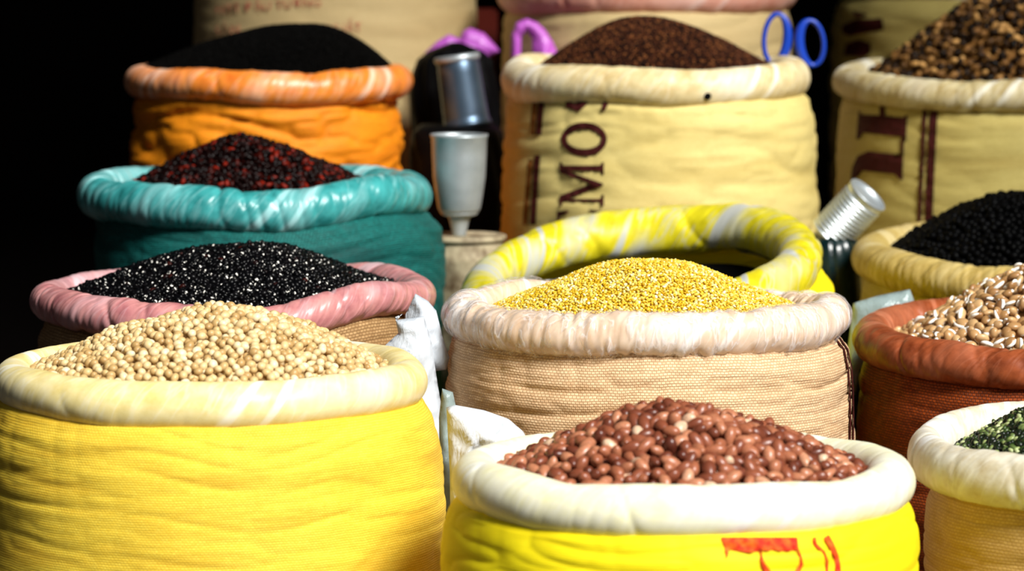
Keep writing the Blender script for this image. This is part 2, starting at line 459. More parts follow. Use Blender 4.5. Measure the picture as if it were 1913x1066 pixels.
tan_f = fabric('tan_woven_cloth', lin((216, 182, 116)), lin((170, 130, 66)), 0.0046, 0.8, lin((170, 130, 70)), 0.4)
pale_f = fabric('pale_straw_woven_cloth', lin((214, 192, 142)), lin((180, 152, 98)), 0.0040, 0.5, lin((180, 150, 100)), 0.3)

# front row
s = sack('peanut', 'bright lemon yellow sack with pale cream rolled rim, heaped with reddish peanuts', yellow_f2,
     plastic_rim('pale_cream_rolled_plastic', lin((253, 249, 222)), lin((255, 255, 248)), lin((246, 240, 186)), 0.4, 0.42, 0.7, 0.35, 0.3),
     cx=1275, cy=896, D=3.20, R=437, b=50, body_R=458, seed=101, wob=0.003, crease=0.0030, crease_f=42, pleat=0.0013, lam=0.03)
s = sack('soy', 'tall yellow sack with cream rolled rim, heaped with pale round soybeans', yellow_f,
     plastic_rim('cream_rolled_plastic', lin((246, 230, 170)), lin((255, 252, 235)), lin((224, 200, 116)), 0.45, 0.42, 0.6, 0.35, 0.3),
     cx=393, cy=708, D=3.43, R=408, b=43, body_R=440, body_dx=2, seed=205, wob=0.003, shoulder=1.7, crease=0.0020, crease_f=60, pleat=0.0012, lam=0.04)
s = sack('green', 'tan sack with greyish white rolled rim, holding dark green seeds', tan_f,
     plastic_rim('greyish_white_rolled_plastic', lin((232, 226, 208)), lin((250, 250, 248)), lin((196, 178, 140)), 0.5, 0.42, 0.7, 0.35, 0.4),
     cx=2118, cy=850, D=3.35, R=430, b=52, body_R=392, seed=307, tilt=(0.02, 0), crease=0.0026, crease_f=50, pleat=0.0018, lam=0.02, ab=.74)
# middle row
s = sack('mung', 'beige woven sack with shiny plastic wrapped rim, heaped with split yellow lentils', beige_f,
     plastic_rim('beige_rolled_cloth_under_film', lin((232, 205, 176)), lin((250, 246, 244)), lin((212, 176, 140)), 0.40, 0.3, 0.7, 0.6, 0.5),
     cx=1208, cy=588, D=3.68, R=380, b=40, body_R=384, body_dx=5, seed=411, wob=0.006, crease=0.0046, crease_f=58, pleat=0.0040, lam=0.012, lump=.003)
s = sack('black', 'burlap sack with dusty pink rolled rim, heaped with shiny black beans', burlap_f,
     plastic_rim('dusty_pink_rolled_plastic', lin((206, 142, 138)), lin((228, 196, 202)), lin((166, 98, 104)), 0.4, 0.35, 0.8, 0.5, 1.0),
     cx=436, cy=562, D=3.88, R=381, b=36, body_R=372, seed=513, wob=0.013, crease=0.003, pleat=0.0030, lam=0.02, tilt=(0.0, 0.01))
s = sack('lablab', 'rust brown woven sack with rolled rust rim, heaped with white-edged tan beans', rust_f,
     plastic_rim('rust_rolled_plastic', lin((164, 84, 48)), lin((206, 132, 100)), lin((104, 44, 18)), 0.3, 0.4, 0.8, 0.4, 0.5),
     cx=1971, cy=640, D=3.85, R=383, b=40, body_R=368, seed=617, wob=0.007, crease=0.005, crease_f=30, pleat=0.0024, lam=0.02, tilt=(0.03, -0.01))
# third row
s = sack('teal', 'dark teal sack with lighter teal rolled rim, heaped with dark red kernels', teal_f,
     plastic_rim('teal_rolled_plastic', lin((64, 160, 160)), lin((170, 220, 222)), lin((26, 112, 112)), 0.45, 0.35, 0.8, 0.5, 0.8),
     cx=478, cy=362, D=4.30, R=335, b=40, body_R=331, body_dx=22, seed=719, wob=0.007, crease=0.003, pleat=0.0030, lam=0.018, tilt=(0, 0.005))
s = sack('empty', 'slumped yellow sack with open yellow and grey rolled rim, dark inside', yellow_f2,
     plastic_rim('yellow_rolled_plastic', lin((224, 210, 34)), lin((184, 186, 180)), lin((180, 168, 14)), 1.0, 0.4, 0.45, 0.4, 0.6),
     cx=1196, cy=515, D=4.12, R=342, b=46, body_R=350, body_dx=22, seed=823, wob=0.006, pleat=0.0030, lam=0.03, tilt=(0.20, 0.135), slant=0.7)
s = sack('pea', 'straw coloured sack with ribbed rolled rim, heaped with dull black peas', straw_f2,
     plastic_rim('straw_rolled_cloth', lin((196, 172, 104)), lin((214, 198, 150)), lin((160, 132, 62)), 0.4, 0.5, 1.2, 0.3, 0.8),
     cx=1942, cy=486, D=4.27, R=350, b=38, body_R=338, seed=929, wob=0.004, pleat=0.0018, lam=0.007, tilt=(0.05, 0))
# fourth row
s = sack('orange', 'orange woven sack with rolled orange rim, heaped with fine black seeds', orange_f,
     plastic_rim('orange_rolled_plastic', lin((232, 138, 52)), lin((246, 210, 186)), lin((196, 94, 24)), 0.4, 0.38, 0.8, 0.5, 0.6),
     cx=502, cy=152, D=4.70, R=268, b=31, body_R=258, body_dx=-4, seed=1031, wob=0.005, crease=0.012, crease_f=44, pleat=0.0024, lam=0.02, tilt=(0.0, -0.01), res=.8)
s = sack('letter', 'straw coloured sack with large maroon letters, heaped with fine brown grain', straw_f,
     plastic_rim('pale_straw_rolled_cloth', lin((224, 206, 158)), lin((246, 240, 222)), lin((190, 162, 104)), 0.5, 0.45, 0.7, 0.35, 0.6),
     cx=1225, cy=148, D=4.56, R=290, b=37, body_R=297, body_dx=10, seed=1133, wob=0.006, shoulder=1.3, crease=0.0042, crease_f=50, pleat=0.0016, lam=0.02, res=.8, tilt=(0, 0.004))
s = sack('right', 'straw coloured sack with maroon letter and stripes, heaped with tan speckled kernels', straw_f2,
     plastic_rim('pale_grey_rolled_cloth', lin((206, 192, 148)), lin((234, 230, 214)), lin((168, 142, 84)), 0.5, 0.5, 1.0, 0.3, 0.6),
     cx=1880, cy=160, D=4.75, R=325, b=32, body_R=318, seed=1235, wob=0.004, crease=0.0024, crease_f=50, pleat=0.0020, lam=0.010, res=.8, tilt=(0.02, -0.02))
# far row
s = sack('pink', 'pale straw sack with pale pink rolled rim behind the brown grain', pale_f,
     plastic_rim('pale_pink_rolled_plastic', lin((226, 166, 146)), lin((240, 205, 195)), lin((196, 124, 104)), 0.4, 0.45, 0.7, 0.3, 0.4),
     cx=1210, cy=-14, D=5.02, R=280, b=38, body_R=276, seed=1337, crease=0.003, pleat=0.0018, lam=0.02, res=.7)
s = sack('far', 'tall pale sack with faded red printing behind the black seed heap', pale_f,
     plastic_rim('pale_rolled_plastic', lin((214, 192, 142)), lin((230, 220, 200)), lin((180, 150, 100)), 0.4, 0.45, 0.7, 0.3, 0.4),
     cx=628, cy=-110, D=5.15, R=268, b=34, body_R=266, seed=1439, crease=0.0016, pleat=0.0016, lam=0.02, res=.7)
s = sack('corner', 'shadowed olive sack with dark blotchy print behind the tan kernels', straw_f2,
     plastic_rim('whitish_rolled_plastic', lin((214, 200, 176)), lin((236, 230, 220)), lin((180, 150, 120)), 0.4, 0.45, 0.7, 0.3, 0.4),
     cx=1880, cy=-28, D=5.27, R=300, b=32, body_R=325, seed=1541, crease=0.004, pleat=0.0018, lam=0.02, res=.7)

# plastic film over the beige rim, with a ragged hem
def film_over(s, m):
    nt, nf = 720, 30
    th = np.linspace(0, 2 * PI, nt, endpoint=False); q = np.linspace(0, 1, nf)
    T, Q = np.meshgrid(th, q, indexing='ij'); u = T / (2 * PI)
    hem = -1.25 - 0.5 * vnoise(u * 40, 0 * T + .5, 40, 77) - 0.4 * ridge(vnoise(u * 17, 0 * T + .5, 17, 78), 4)
    F = hem + (2.0 - hem) * Q
    e = 0.0014 + 0.0022 * ridge(vnoise(u * 110 + F * 0.5, F * 0.5 + 4, 110, 79), 3) * vnoise(u * 30, F * .5, 30, 80) ** 2 * 2
    e = e + np.clip(-1.2 - F, 0, 1) * 0.012
    x, y, z = s.rim_pts(T, F, e)
    v = np.stack([x, y, z], -1).reshape(-1, 3)
    o = put('plastic_liner', mesh_from('plastic_liner', v, grid_faces(nt, nf)), m, s.root)
    o['label'] = 'thin clear plastic film with ragged hem'
lin_m = NT('clear_plastic_film')
lin_m.set(Base_Color=lin((246, 244, 248)), Roughness=0.16, Specular_IOR_Level=0.9)
_tc = lin_m.n('ShaderNodeTexCoord').outputs['Object']
lin_m.set(Alpha=lin_m.math('MULTIPLY_ADD', lin_m.ramp(lin_m.noise(lin_m.mapping(_tc, (1.6, 1.6, .5)), 60, 2), [(0.50, (0, 0, 0)), (0.56, (1, 1, 1)), (0.60, (.2, .2, .2))]), 0.35))
lin_m.b.inputs['Alpha'].links[0].from_node.inputs[2].default_value = 0.12
film_over(SK['mung'], lin_m.m)

# ------------------------------------------------------------------ printing on the sacks
def z2(pts): return [(x / 2.6656 + 640, y / 2.665) for x, y in pts]
def z3(pts): return [(x / 2.6656 + 1273, y / 2.665) for x, y in pts]
def z7(pts): return [(x / 5.3139 + 1280, y / 5.3139 + 980) for x, y in pts]
def z8(pts): return [(x / 3.5535 + 1530, y / 3.5535) for x, y in pts]
L_ = SK['letter']
def upward(pts, base, top, y0, y1):       # a letter that reads upward: (a, b) a along the line, b its height
    return [(base + (top - base) * b, y0 + (y1 - y0) * a) for a, b in pts]
mpoly = [(0, 0), (.26, 0), (.26, .05), (.17, .08), (.17, .80), (.46, .02), (.52, .02), (.80, .82), (.80, .08), (.70, .05), (.70, 0), (1, 0), (1, .05), (.93, .08),
         (.93, .92), (1, .95), (1, 1), (.76, 1), (.51, .30), (.24, 1), (0, 1), (0, .95), (.10, .92), (.10, .08), (0, .05)]
epoly = [(0, 0), (.95, 0), (1, .28), (.95, .28), (.80, .07), (.42, .07), (.42, .47), (.62, .47), (.68, .36), (.72, .36), (.72, .66), (.68, .66), (.62, .54), (.42, .54),
         (.42, .93), (.80, .93), (.92, .74), (.97, .74), (.95, 1), (0, 1), (0, .95), (.14, .92), (.14, .08), (0, .05)]
spath = [(.10, .10), (.30, .04), (.62, .04), (.82, .20), (.74, .40), (.40, .56), (.20, .72), (.28, .92), (.58, .97), (.85, .88)]
for g_ in (ring(1091, 260, 43, 32, 32, 18), upward(mpoly, 1128, 1045, 385, 303), upward(epoly, 1124, 1040, 462, 391),
           ribbon(upward(spath, 1134, 1056, 214, 150), [6, 11, 14, 14, 16, 18, 16, 13, 11, 6])):
    print_on(L_, [g_], M['ink'], 'printed_letter')
for g_ in ([(1012, 174), (1009, 215), (1006, 252)], [(1004, 290), (1000, 340), (995, 420)]): print_on(L_, [ribbon(g_, 11)], M['ink'], 'printed_stripe')
for g_ in ([(1000, 174), (997, 215), (994, 252)], [(991, 298), (986, 350), (980, 420)]): print_on(L_, [ribbon(g_, 9)], M['ink_brown'], 'printed_stripe')
R_ = SK['right']
print_on(R_, [z3([(882, 545), (893, 570), (1000, 574), (1105, 585), (1124, 568), (1118, 700), (1106, 712), (1095, 682), (905, 660), (886, 690), (870, 695)]),
              z3([(986, 490), (1012, 490), (1012, 578), (986, 576)]), z3([(1091, 688), (1109, 690), (1105, 768), (1088, 764)]),
              z3([(1105, 762), (1100, 900), (1085, 892), (1060, 866), (900, 850), (876, 885), (842, 895), (850, 830), (876, 775), (930, 752), (1080, 768)])], M['ink'])
print_on(R_, [ribbon(z3([(1214, 510), (1203, 700), (1192, 900), (1184, 1110)]), 8), ribbon(z3([(1258, 510), (1248, 700), (1238, 900), (1230, 1110)]), 15)], M['ink'], 'printed_stripe')
print_on(SK['mung'], [ribbon([(1540, 617), (1561, 632), (1577, 652), (1585, 690), (1588, 730), (1589, 790), (1587, 860)], 3.0),
                      ribbon([(1552, 617), (1570, 632), (1584, 652), (1591.5, 690), (1594, 730), (1595, 790), (1593, 860)], 2.6)], M['ink'], 'printed_stripe', 4)
print_on(SK['peanut'], [z7([(355, 120), (1115, 120), (1130, 250), (1000, 262), (860, 250), (640, 272), (440, 250), (428, 300), (412, 335), (402, 260)]),
                        ribbon(z7([(745, 240), (755, 300), (775, 390), (830, 480), (900, 560)]), [3, 4, 8, 12, 12]),
                        ribbon(z7([(1120, 240), (1150, 320), (1155, 390), (1110, 480), (1040, 560)]), [4, 5, 7, 12, 12]),
                        ribbon(z7([(1285, 120), (1295, 190), (1380, 270), (1412, 360), (1405, 560)]), [7, 6, 5, 5, 5]),
                        ribbon(z7([(1400, 110), (1450, 190), (1500, 300), (1520, 400), (1528, 560)]), [12, 11, 9, 10, 11])], M['ink_red'])
def text_polys(txt, x, y, h, rot=0.0, sx=1.0):
    cu = bpy.data.curves.new('line', 'FONT'); cu.body = txt; cu.size = 1.0; cu.resolution_u = 2
    ob = bpy.data.objects.new('line', cu); C.objects.link(ob)
    me = ob.to_mesh(); pts = np.array([v.co[:2] for v in me.vertices]); tris = [tuple(p.vertices) for p in me.polygons]
    bpy.data.objects.remove(ob); bpy.data.curves.remove(cu)
    px = pts[:, 0] * h * sx; py = -pts[:, 1] * h
    return (np.stack([x + px * math.cos(rot) - py * math.sin(rot), y + px * math.sin(rot) + py * math.cos(rot)], -1), tris)
for t_ in (('HẠT ĐẬU TƯƠNG', 402, 26, 24, -0.075, 1.0), ('SẢN', 400, 66, 26, -0.06), ('XUẤT', 612, 62, 24, -0.05)):
    print_on(SK['far'], [text_polys(*t_)], M['ink_faint'])
print_on(SK['corner'], [z8([(150, 170), (240, 130), (420, 120), (430, 200), (330, 215), (200, 240), (150, 215)]), z8([(180, 290), (260, 262), (340, 285), (345, 350), (300, 380), (160, 370)]),
                        z8([(215, 70), (330, 95), (290, 110), (240, 118)])], M['ink'])
# a small burnt hole in the pale rim
_p = P(1328, 173, L_.y - L_.Ro + 0.0)
hv, hf = lathe([(0.0, 0.0), (0.003, 0.0004), (0.0045, 0.0), (0.004, -0.002), (0.0, -0.002)], 16)
_T = math.atan2(_p[1] - L_.y, _p[0] - L_.x) % (2 * PI)
_q = L_.rim_pts(np.array([_T]), np.array([-0.35]), 0.001)
ho = put('burn_hole', mesh_from('burn_hole', hv, hf), M['black_bag_fill'], L_.rim, (float(_q[0][0]), float(_q[1][0]), float(_q[2][0])))
ho.rotation_euler = Vector((math.cos(_T), math.sin(_T), -0.3)).to_track_quat('Z', 'Y').to_euler()

# ------------------------------------------------------------------ vessels and odds and ends
def oriented(o, axis, roll=0.0):
    o.rotation_euler = (Vector(axis).normalized().to_track_quat('Z', 'Y').to_matrix() @ Matrix.Rotation(roll, 3, 'Z')).to_euler()

# pale tin drum between the teal and yellow sacks, aluminium cup on it
D0 = 4.42
dz = P(866, 438, D0); dr = 0.047
drum = thing('tin_drum', 'grimy pale tin drum wedged between teal sack and yellow rim', 'drum', (dz[0], D0, 0))
v, f = lathe([(0, 0), (dr, 0), (dr + .001, .004), (dr - .001, .01), (dr - .001, dz[2] - .03), (dr + .001, dz[2] - .026), (dr - .001, dz[2] - .022), (dr - .001, dz[2] - .006)], 64)
put('drum_body', mesh_from('drum_body', v, f), M['drum'], drum)
v, f = lathe([(dr - .001, dz[2] - .007), (dr + .002, dz[2] - .006), (dr + .0025, dz[2] - .001), (dr, dz[2]), (dr - .004, dz[2] - .0015), (0, dz[2] - .0015)], 64)
put('drum_lid', mesh_from('drum_lid', v, f), M['drum'], drum)
cz = P(858, 439, D0); mm = MM(D0)
cup = thing('measuring_cup', 'dull aluminium measuring cup on a tapered foot, standing on the tin drum', 'cup', (cz[0], D0, dz[2] - .0015))
def pr(pts): return [(r * mm, z * mm) for r, z in pts]
v, f = lathe(pr([(32, 44), (37, 46), (40, 52), (44, 75), (49, 110), (51, 150), (52, 184), (54, 187), (54, 191), (51, 191), (50, 186), (48, 110), (38, 54), (0, 52)]), 64)
put('bowl', mesh_from('bowl', v, f), M['tin'], cup)
v, f = lathe(pr([(0, 36), (24, 37), (33, 40), (36, 44), (33, 48), (0, 49)]), 64)
put('collar', mesh_from('collar', v, f), M['tin'], cup)
v, f = lathe(pr([(0, 0), (12, 0), (13, 3), (14, 10), (19, 30), (22, 38), (0, 38)]), 48)
put('foot', mesh_from('foot', v, f), M['tin'], cup)

# black bundle behind, dark tin can on it
D1 = 4.76
bz = P(858, 232, D1); bt = P(850, 84, D1 + .03)
def blob(name, m, loc, rx, ry, zs, seed, amp, parent=None, n=96, nz=60):
    """soft bundle: zs list of (z, scale)"""
    th = np.linspace(0, 2 * PI, n, endpoint=False); zz = np.linspace(zs[0][0], zs[-1][0], nz)
    T, Z = np.meshgrid(th, zz, indexing='ij'); k = np.interp(Z, [a for a, _ in zs], [b for _, b in zs])
    u = T / (2 * PI)
    k = np.maximum(k * (1 + amp * (vnoise(u * 9, Z * 30, 9, seed) - .5) - amp * .8 * ridge(vnoise(u * 21 + Z * 14, Z * 12, 21, seed + 1), 3)), 0.004)
    v = np.stack([rx * k * np.cos(T), ry * k * np.sin(T), Z], -1).reshape(-1, 3)
    f = grid_faces(n, nz); f.append(tuple(i * nz for i in range(n))[::-1]); f.append(tuple(i * nz + nz - 1 for i in range(n)))
    return put(name, mesh_from(name, v, f), m, parent, loc)
o = blob('black_bag_fill', M['black_bag_fill'], (bz[0] - .002, D1, 0), .061, .05, [(0, .9), (.03, 1), (bz[2] - .03, 1), (bz[2] - .008, .97), (bz[2], .8)], 31, .10)  # this bag and the next widened to darken the gap and block orange bounce
tag(o, 'upright black plastic bag under the dark tin can', 'bag')
o = blob('black_bag_fill', M['black_bag_fill'], (bt[0] + .000, D1 + .115, 0), .058, .042, [(0, .9), (.03, 1), (bt[2] - .06, 1), (bt[2] - .022, .85), (bt[2] - .006, .5), (bt[2], .1)], 37, .12)
tag(o, 'taller black plastic bag behind the dark tin can', 'bag')
c0 = P(873, 224, D1); mm = MM(D1)
can = thing('tin_can', 'dark shiny tin can with bright rim, leaning above the aluminium cup', 'can', (c0[0], D1 - .005, bz[2] - .002))
v, f = lathe(pr([(0, 0), (43, 0), (46, 2), (46, 7), (43.5, 9), (42.5, 20), (40, 100), (39, 122), (38, 124)]), 64)
put('can_body', mesh_from('can_body', v, f), M['tin_dark'], can)
v, f = lathe(pr([(38.5, 121), (42, 123), (43, 127), (42, 133), (40, 134), (37, 130), (37, 40), (0, 40)]), 64)
put('can_rim', mesh_from('can_rim', v, f), M['tin'], can)
can.rotation_euler = (math.radians(-2), math.radians(-8.5), 0)

# ribbed bright can lying tilted on a dark bundle between yellow and straw sacks
D2 = 4.38; mm = MM(D2)
a0 = P(1550, 440, D2); a1 = P(1624, 355, D2)
o = blob('dark_teal_bag', M['teal_glass'], (P(1553, 480, D2)[0] + .0, D2, 0), .036, .036, [(0, .9), (.03, 1), (P(0, 470, D2)[2] - .01, 1), (P(0, 452, D2)[2], .9), (P(0, 436, D2)[2], .62)], 41, .14)
tag(o, 'glossy dark teal bundle under the ribbed tin can', 'bag')
rc = thing('tin_can', 'bright ribbed tin can tilted beside the yellow rolled rim', 'can', tuple(a0))
prof = [(0, 0), (38, 0), (41, 2), (41, 5), (39, 7)]
for i in range(10):
    z0 = 10 + i * 8.7; prof += [(36.2, z0), (37.5, z0 + 1.5), (41.5, z0 + 3.6), (41.5, z0 + 4.6), (37.5, z0 + 6.8), (36.2, z0 + 8.2)]
prof += [(39, 98), (40, 101), (40, 105), (39, 107)]
v, f = lathe(pr(prof), 72); put('can_body', mesh_from('can_body', v, f), M['tin_ribbed'], rc)
v, f = lathe(pr([(38.5, 104), (41, 105), (41.5, 109), (40, 111), (37, 109), (36, 104), (0, 104)]), 72)
put('can_lid', mesh_from('can_lid', v, f), M['tin'], rc)
oriented(rc, (a1[0] - a0[0], -0.02, a1[2] - a0[2]))

# crumpled plastic bags: an outline with depth
def bag(name, outline, D, thick, m, label, seed, step=6, tilt_y=0.0, cat='plastic bag', amp=1.0, base=True):
    pts, tris = poly_grid(outline, step)
    A = np.array(outline, float); n = len(A)
    dist = np.full(len(pts), 1e9)
    for i in range(n):
        a, b = A[i], A[(i + 1) % n]; ab = b - a; t = np.clip(((pts - a) @ ab) / (ab @ ab), 0, 1)
        dist = np.minimum(dist, np.hypot(*(pts - a - t[:, None] * ab).T))
    e = np.sqrt(np.clip(dist / 40, 0, 1))
    x, y = pts[:, 0], pts[:, 1]
    ang = 0.5
    f1 = ridge(vnoise((x * math.cos(ang) + y * math.sin(ang)) / 34 + 40, (y * math.cos(ang) - x * math.sin(ang)) / 80 + 40, 97, seed), 1.5)
    f2 = ridge(vnoise((x * .8 - y * .6) / 16 + 60, (x * .6 + y * .8) / 30 + 60, 97, seed + 1), 1.5)
    f3 = vnoise(x / 60 + 20, y / 60 + 20, 97, seed + 2)
    dep = e * thick * (0.45 + 0.55 * f3) + amp * e * (0.010 * f1 + 0.005 * f2)
    y0 = max(A[:, 1])
    V = []; c = P(float(A[:, 0].mean()), float(y0), D)
    for sgn in (1, -1):
        for i in range(len(pts)):
            w = P(x[i], y[i], D + tilt_y * (y[i] - y0) * MM(D))
            V.append((w[0] - c[0], w[1] - D - (dep[i] if sgn > 0 else -dep[i] * 0.7), w[2] - c[2]))
    N = len(pts)
    Fc = [tuple(t) for t in tris] + [tuple(N + i for i in reversed(t)) for t in tris]
    me = mesh_from(name, V, Fc)
    bm = bmesh.new(); bm.from_mesh(me); bmesh.ops.remove_doubles(bm, verts=bm.verts, dist=1e-5); bmesh.ops.recalc_face_normals(bm, faces=bm.faces); bm.to_mesh(me); bm.free()
    o = put(name, me, m, None, (c[0], D, c[2])); tag(o, label, cat); return o
bag('plastic_bag', [(738, 592), (752, 586), (742, 597), (792, 590), (806, 640), (818, 720), (832, 800), (838, 860), (836, 1180), (770, 1180), (760, 760), (720, 668), (716, 648), (744, 622)],
    3.615, .010, M['white_bag'], 'white crinkled plastic bag hanging between soybean sack and beige sack', 51, 6)
bag('plastic_bag', [(776, 548), (800, 562), (815, 580), (826, 625), (840, 668), (834, 690), (808, 694), (800, 700), (806, 1000), (770, 1000), (762, 650), (756, 590)],
    3.645, .008, M['white_bag'], 'greyish folded plastic bag with loop handle behind the white crinkled bag', 57, 6)
bag('plastic_bag', [(834, 760), (850, 756), (905, 766), (950, 782), (978, 806), (992, 835), (985, 900), (960, 1240), (846, 1240), (840, 880)],
    3.475, .014, M['white_bag'], 'white translucent plastic bag behind the peanut sack rim', 63, 6)
bag('plastic_bag', [(826, 725), (846, 732), (853, 765), (846, 800), (846, 1160), (826, 1160), (820, 780)], 3.535, .006, M['grey_bag'],
    'small grey crumple of plastic against the beige sack side', 67, 5)
bag('plastic_bag', [(1594, 566), (1640, 552), (1700, 540), (1715, 580), (1690, 640), (1640, 660), (1606, 690), (1592, 760), (1590, 1000), (1560, 1000), (1578, 700)], 4.03, .012, M['grey_bag'],
    'cloudy grey plastic bag behind the rust sack rim', 71, 7)
o = blob('black_bag_fill', M['black_bag_fill'], (.305, 3.9, 0), .030, .045, [(0, .9), (.03, 1), (.34, 1), (.38, .8), (.40, .3)], 83, .12)  # unseen blocker, added to keep yellow bounce off the rust sack
tag(o, 'hidden black blocker added behind the beige sack against yellow bounce light', 'bag')
bag('black_bag_fill', [(1600, 668), (1625, 655), (1660, 660), (1672, 700), (1668, 1180), (1606, 1180), (1598, 760)], 4.065, .012, M['black_bag_fill'],  # dark sheet added where the gap between the sacks is in shade
    'black sheet standing in for the shade between the beige sack and the rust sack', 81, 8)
bag('purple_bag', [(792, 100), (815, 78), (838, 64), (858, 72), (866, 56), (880, 52), (905, 62), (925, 84), (934, 96), (915, 106), (900, 240), (830, 240)], 4.94, .012, M['purple_bag'],
    'crumpled purple plastic bag behind the dark tin can', 73, 5)
# the second purple bag: two loop handles standing up
bag('purple_bag', [(953, 240), (955, 65), (964, 42), (984, 34), (1004, 42), (1018, 55), (1033, 78), (1042, 100), (1036, 240), (996, 240), (994, 72), (984, 58), (974, 68), (970, 240)], 4.86, .016, M['purple_bag'],
    'looped purple plastic bag handle beside the brown grain', 75, 4)

# dark red cardboard-like block behind the purple bag
D5 = 5.3
q0, q1 = P(848, 16, D5), P(930, 60, D5)
x0, x1, z1 = q0[0], q1[0], q0[2]
bmn = bmesh.new(); bmesh.ops.create_cube(bmn, size=1.0)
for w in bmn.verts: w.co = Vector(((w.co.x) * (x1 - x0), w.co.y * .06, (w.co.z + .5) * z1))
bmesh.ops.bevel(bmn, geom=bmn.edges[:], offset=.004, segments=2, affect='EDGES')
me = bpy.data.meshes.new('carton'); bmn.to_mesh(me); bmn.free()
M['carton'] = plain('dark_red_board', lin((96, 26, 12)), 0.7, 0.2, 0, 20, 0.5, lin((50, 14, 8)))
o = put('carton', me, M['carton'], None, ((x0 + x1) / 2, D5, 0)); tag(o, 'dark red upright carton behind the purple bags', 'box')

# blue handled scissors pushed into the pale rim
D4 = 4.615
sc = thing('scissors', 'scissors with blue plastic loop handles stuck behind the pale rolled rim', 'scissors', tuple(P(1482, 118, D4)))
org = P(1482, 118, D4)
def loop(pts, rad):
    v, f = tube([P(x, y, D4 + dy) - org for x, y, dy in pts], rad, 12, True); return v, f
def oval(cx, cy, rx, ry, rot, dy, n=28):
    return [(cx + rx * math.cos(a) * math.cos(rot) - ry * math.sin(a) * math.sin(rot), cy + rx * math.cos(a) * math.sin(rot) + ry * math.sin(a) * math.cos(rot), dy) for a in [2 * PI * i / n for i in range(n)]]
def rad_l(i, n): return .0030 + .0030 * max(0, math.cos(2 * PI * i / n - 0.2))
v, f = loop(oval(1449, 72, 22, 46, .10, 0), [rad_l(i, 28) for i in range(28)]); hl = put('handle', mesh_from('handle', v, f), M['blue'], sc)
v, f = loop(oval(1516, 80, 23, 42, -.10, .006), [.0028 + .0034 * max(0, math.cos(2 * PI * i / 28 - PI)) for i in range(28)]); put('handle', mesh_from('handle', v, f), M['blue'], sc)
for sx, dy in ((-1, 0.0), (1, .006)):
    a = P(1482 + sx * 14, 112, D4 + dy) - org; b = P(1482 - sx * 6, 240, D4 + dy) - org
    bl = bmesh.new(); bmesh.ops.create_cube(bl, size=1.0)
    for w in bl.verts:
        k = w.co.z + .5; q = a + (b - a) * k; wd = .006 * (1 - .8 * k)
        w.co = Vector((q[0] + w.co.x * 2 * wd, q[1] + w.co.y * .002, q[2]))
    me = bpy.data.meshes.new('blade'); bl.to_mesh(me); bl.free(); put('blade', me, M['steel'], sc)

# black surface inside the slumped yellow sack
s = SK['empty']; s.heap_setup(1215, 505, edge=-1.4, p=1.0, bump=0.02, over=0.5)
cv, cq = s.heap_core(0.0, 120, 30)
o = put('inner_surface', mesh_from('inner_surface', cv + np.array([0, 0, s.zr]), [tuple(q) for q in cq]), M['black_bag_fill'], s.root); o['label'] = 'black surface deep inside the mouth'

# ------------------------------------------------------------------ beans, nuts and grain
def seed_shape(a, b, c, nu=12, nv=8, taper=0.0, kidney=0.0, lump=0.0, sd=0):
    """rounded seed, long axis X, half sizes a b c"""
    g = np.random.default_rng(sd); v = [(0, 0, 0)] ; v = []
    for j in range(1, nv):
        for i in range(nu):
            v.append((math.cos(PI * j / nv), math.sin(PI * j / nv) * math.cos(2 * PI * i / nu), math.sin(PI * j / nv) * math.sin(2 * PI * i / nu)))
    v.append((1, 0, 0)); v.append((-1, 0, 0)); v = np.array(v)
    k = 1 - taper * v[:, 0]
    x = v[:, 0].copy(); y = v[:, 1] * k; z = v[:, 2] * k
    if kidney: y = y + kidney * x * x - kidney * 0.4
    if lump:
        ph = g.random(3) * 6; q = 1 + lump * np.sin(3 * x + ph[0]) * np.cos(2.3 * y + ph[1]) + lump * 0.6 * np.sin(4 * z + ph[2]); x, y, z = x * q, y * q, z * q
    V = np.stack([x * a, y * b, z * c], -1)
    F = []
    for j in range(nv - 2):
        for i in range(nu): F.append((j * nu + i, (j + 1) * nu + i, (j + 1) * nu + (i + 1) % nu, j * nu + (i + 1) % nu))
    t, e = (nv - 1) * nu, (nv - 1) * nu + 1
    for i in range(nu):
        F.append((t, i, (i + 1) % nu, -1)); F.append((e, (nv - 2) * nu + (i + 1) % nu, (nv - 2) * nu + i, -1))
    return V, np.array(F, dtype=np.int32)

def scatter(s, sp, jit=0.28):
    n = int(s.Rh / sp) + 2; pts = []
    for j in range(-int(n * 1.25), int(n * 1.25) + 1):
        for i in range(-n - 1, n + 2):
            pts.append(((i + 0.5 * (j % 2)) * sp, j * sp * 0.84))
    p = np.array(pts) + (rng.random((len(pts), 2)) - .5) * 2 * jit * sp
    return p[np.hypot(p[:, 0], p[:, 1]) < s.Rh * 0.985]
def normals(s, p):
    e = 0.004
    zx = (s.heap_z(p[:, 0] + e, p[:, 1]) - s.heap_z(p[:, 0] - e, p[:, 1])) / (2 * e)
    zy = (s.heap_z(p[:, 0], p[:, 1] + e) - s.heap_z(p[:, 0], p[:, 1] - e)) / (2 * e)
    n = np.stack([-zx, -zy, np.ones(len(p))], -1); return n / np.linalg.norm(n, axis=1, keepdims=True)
def frames(nrm, tilt):
    n = nrm + rng.normal(0, tilt, nrm.shape); n /= np.linalg.norm(n, axis=1, keepdims=True)
    r = rng.normal(0, 1, nrm.shape); x = np.cross(r, n); x /= np.linalg.norm(x, axis=1, keepdims=True)
    y = np.cross(n, x); return np.stack([x, y, n], -1)          # columns are the seed's axes

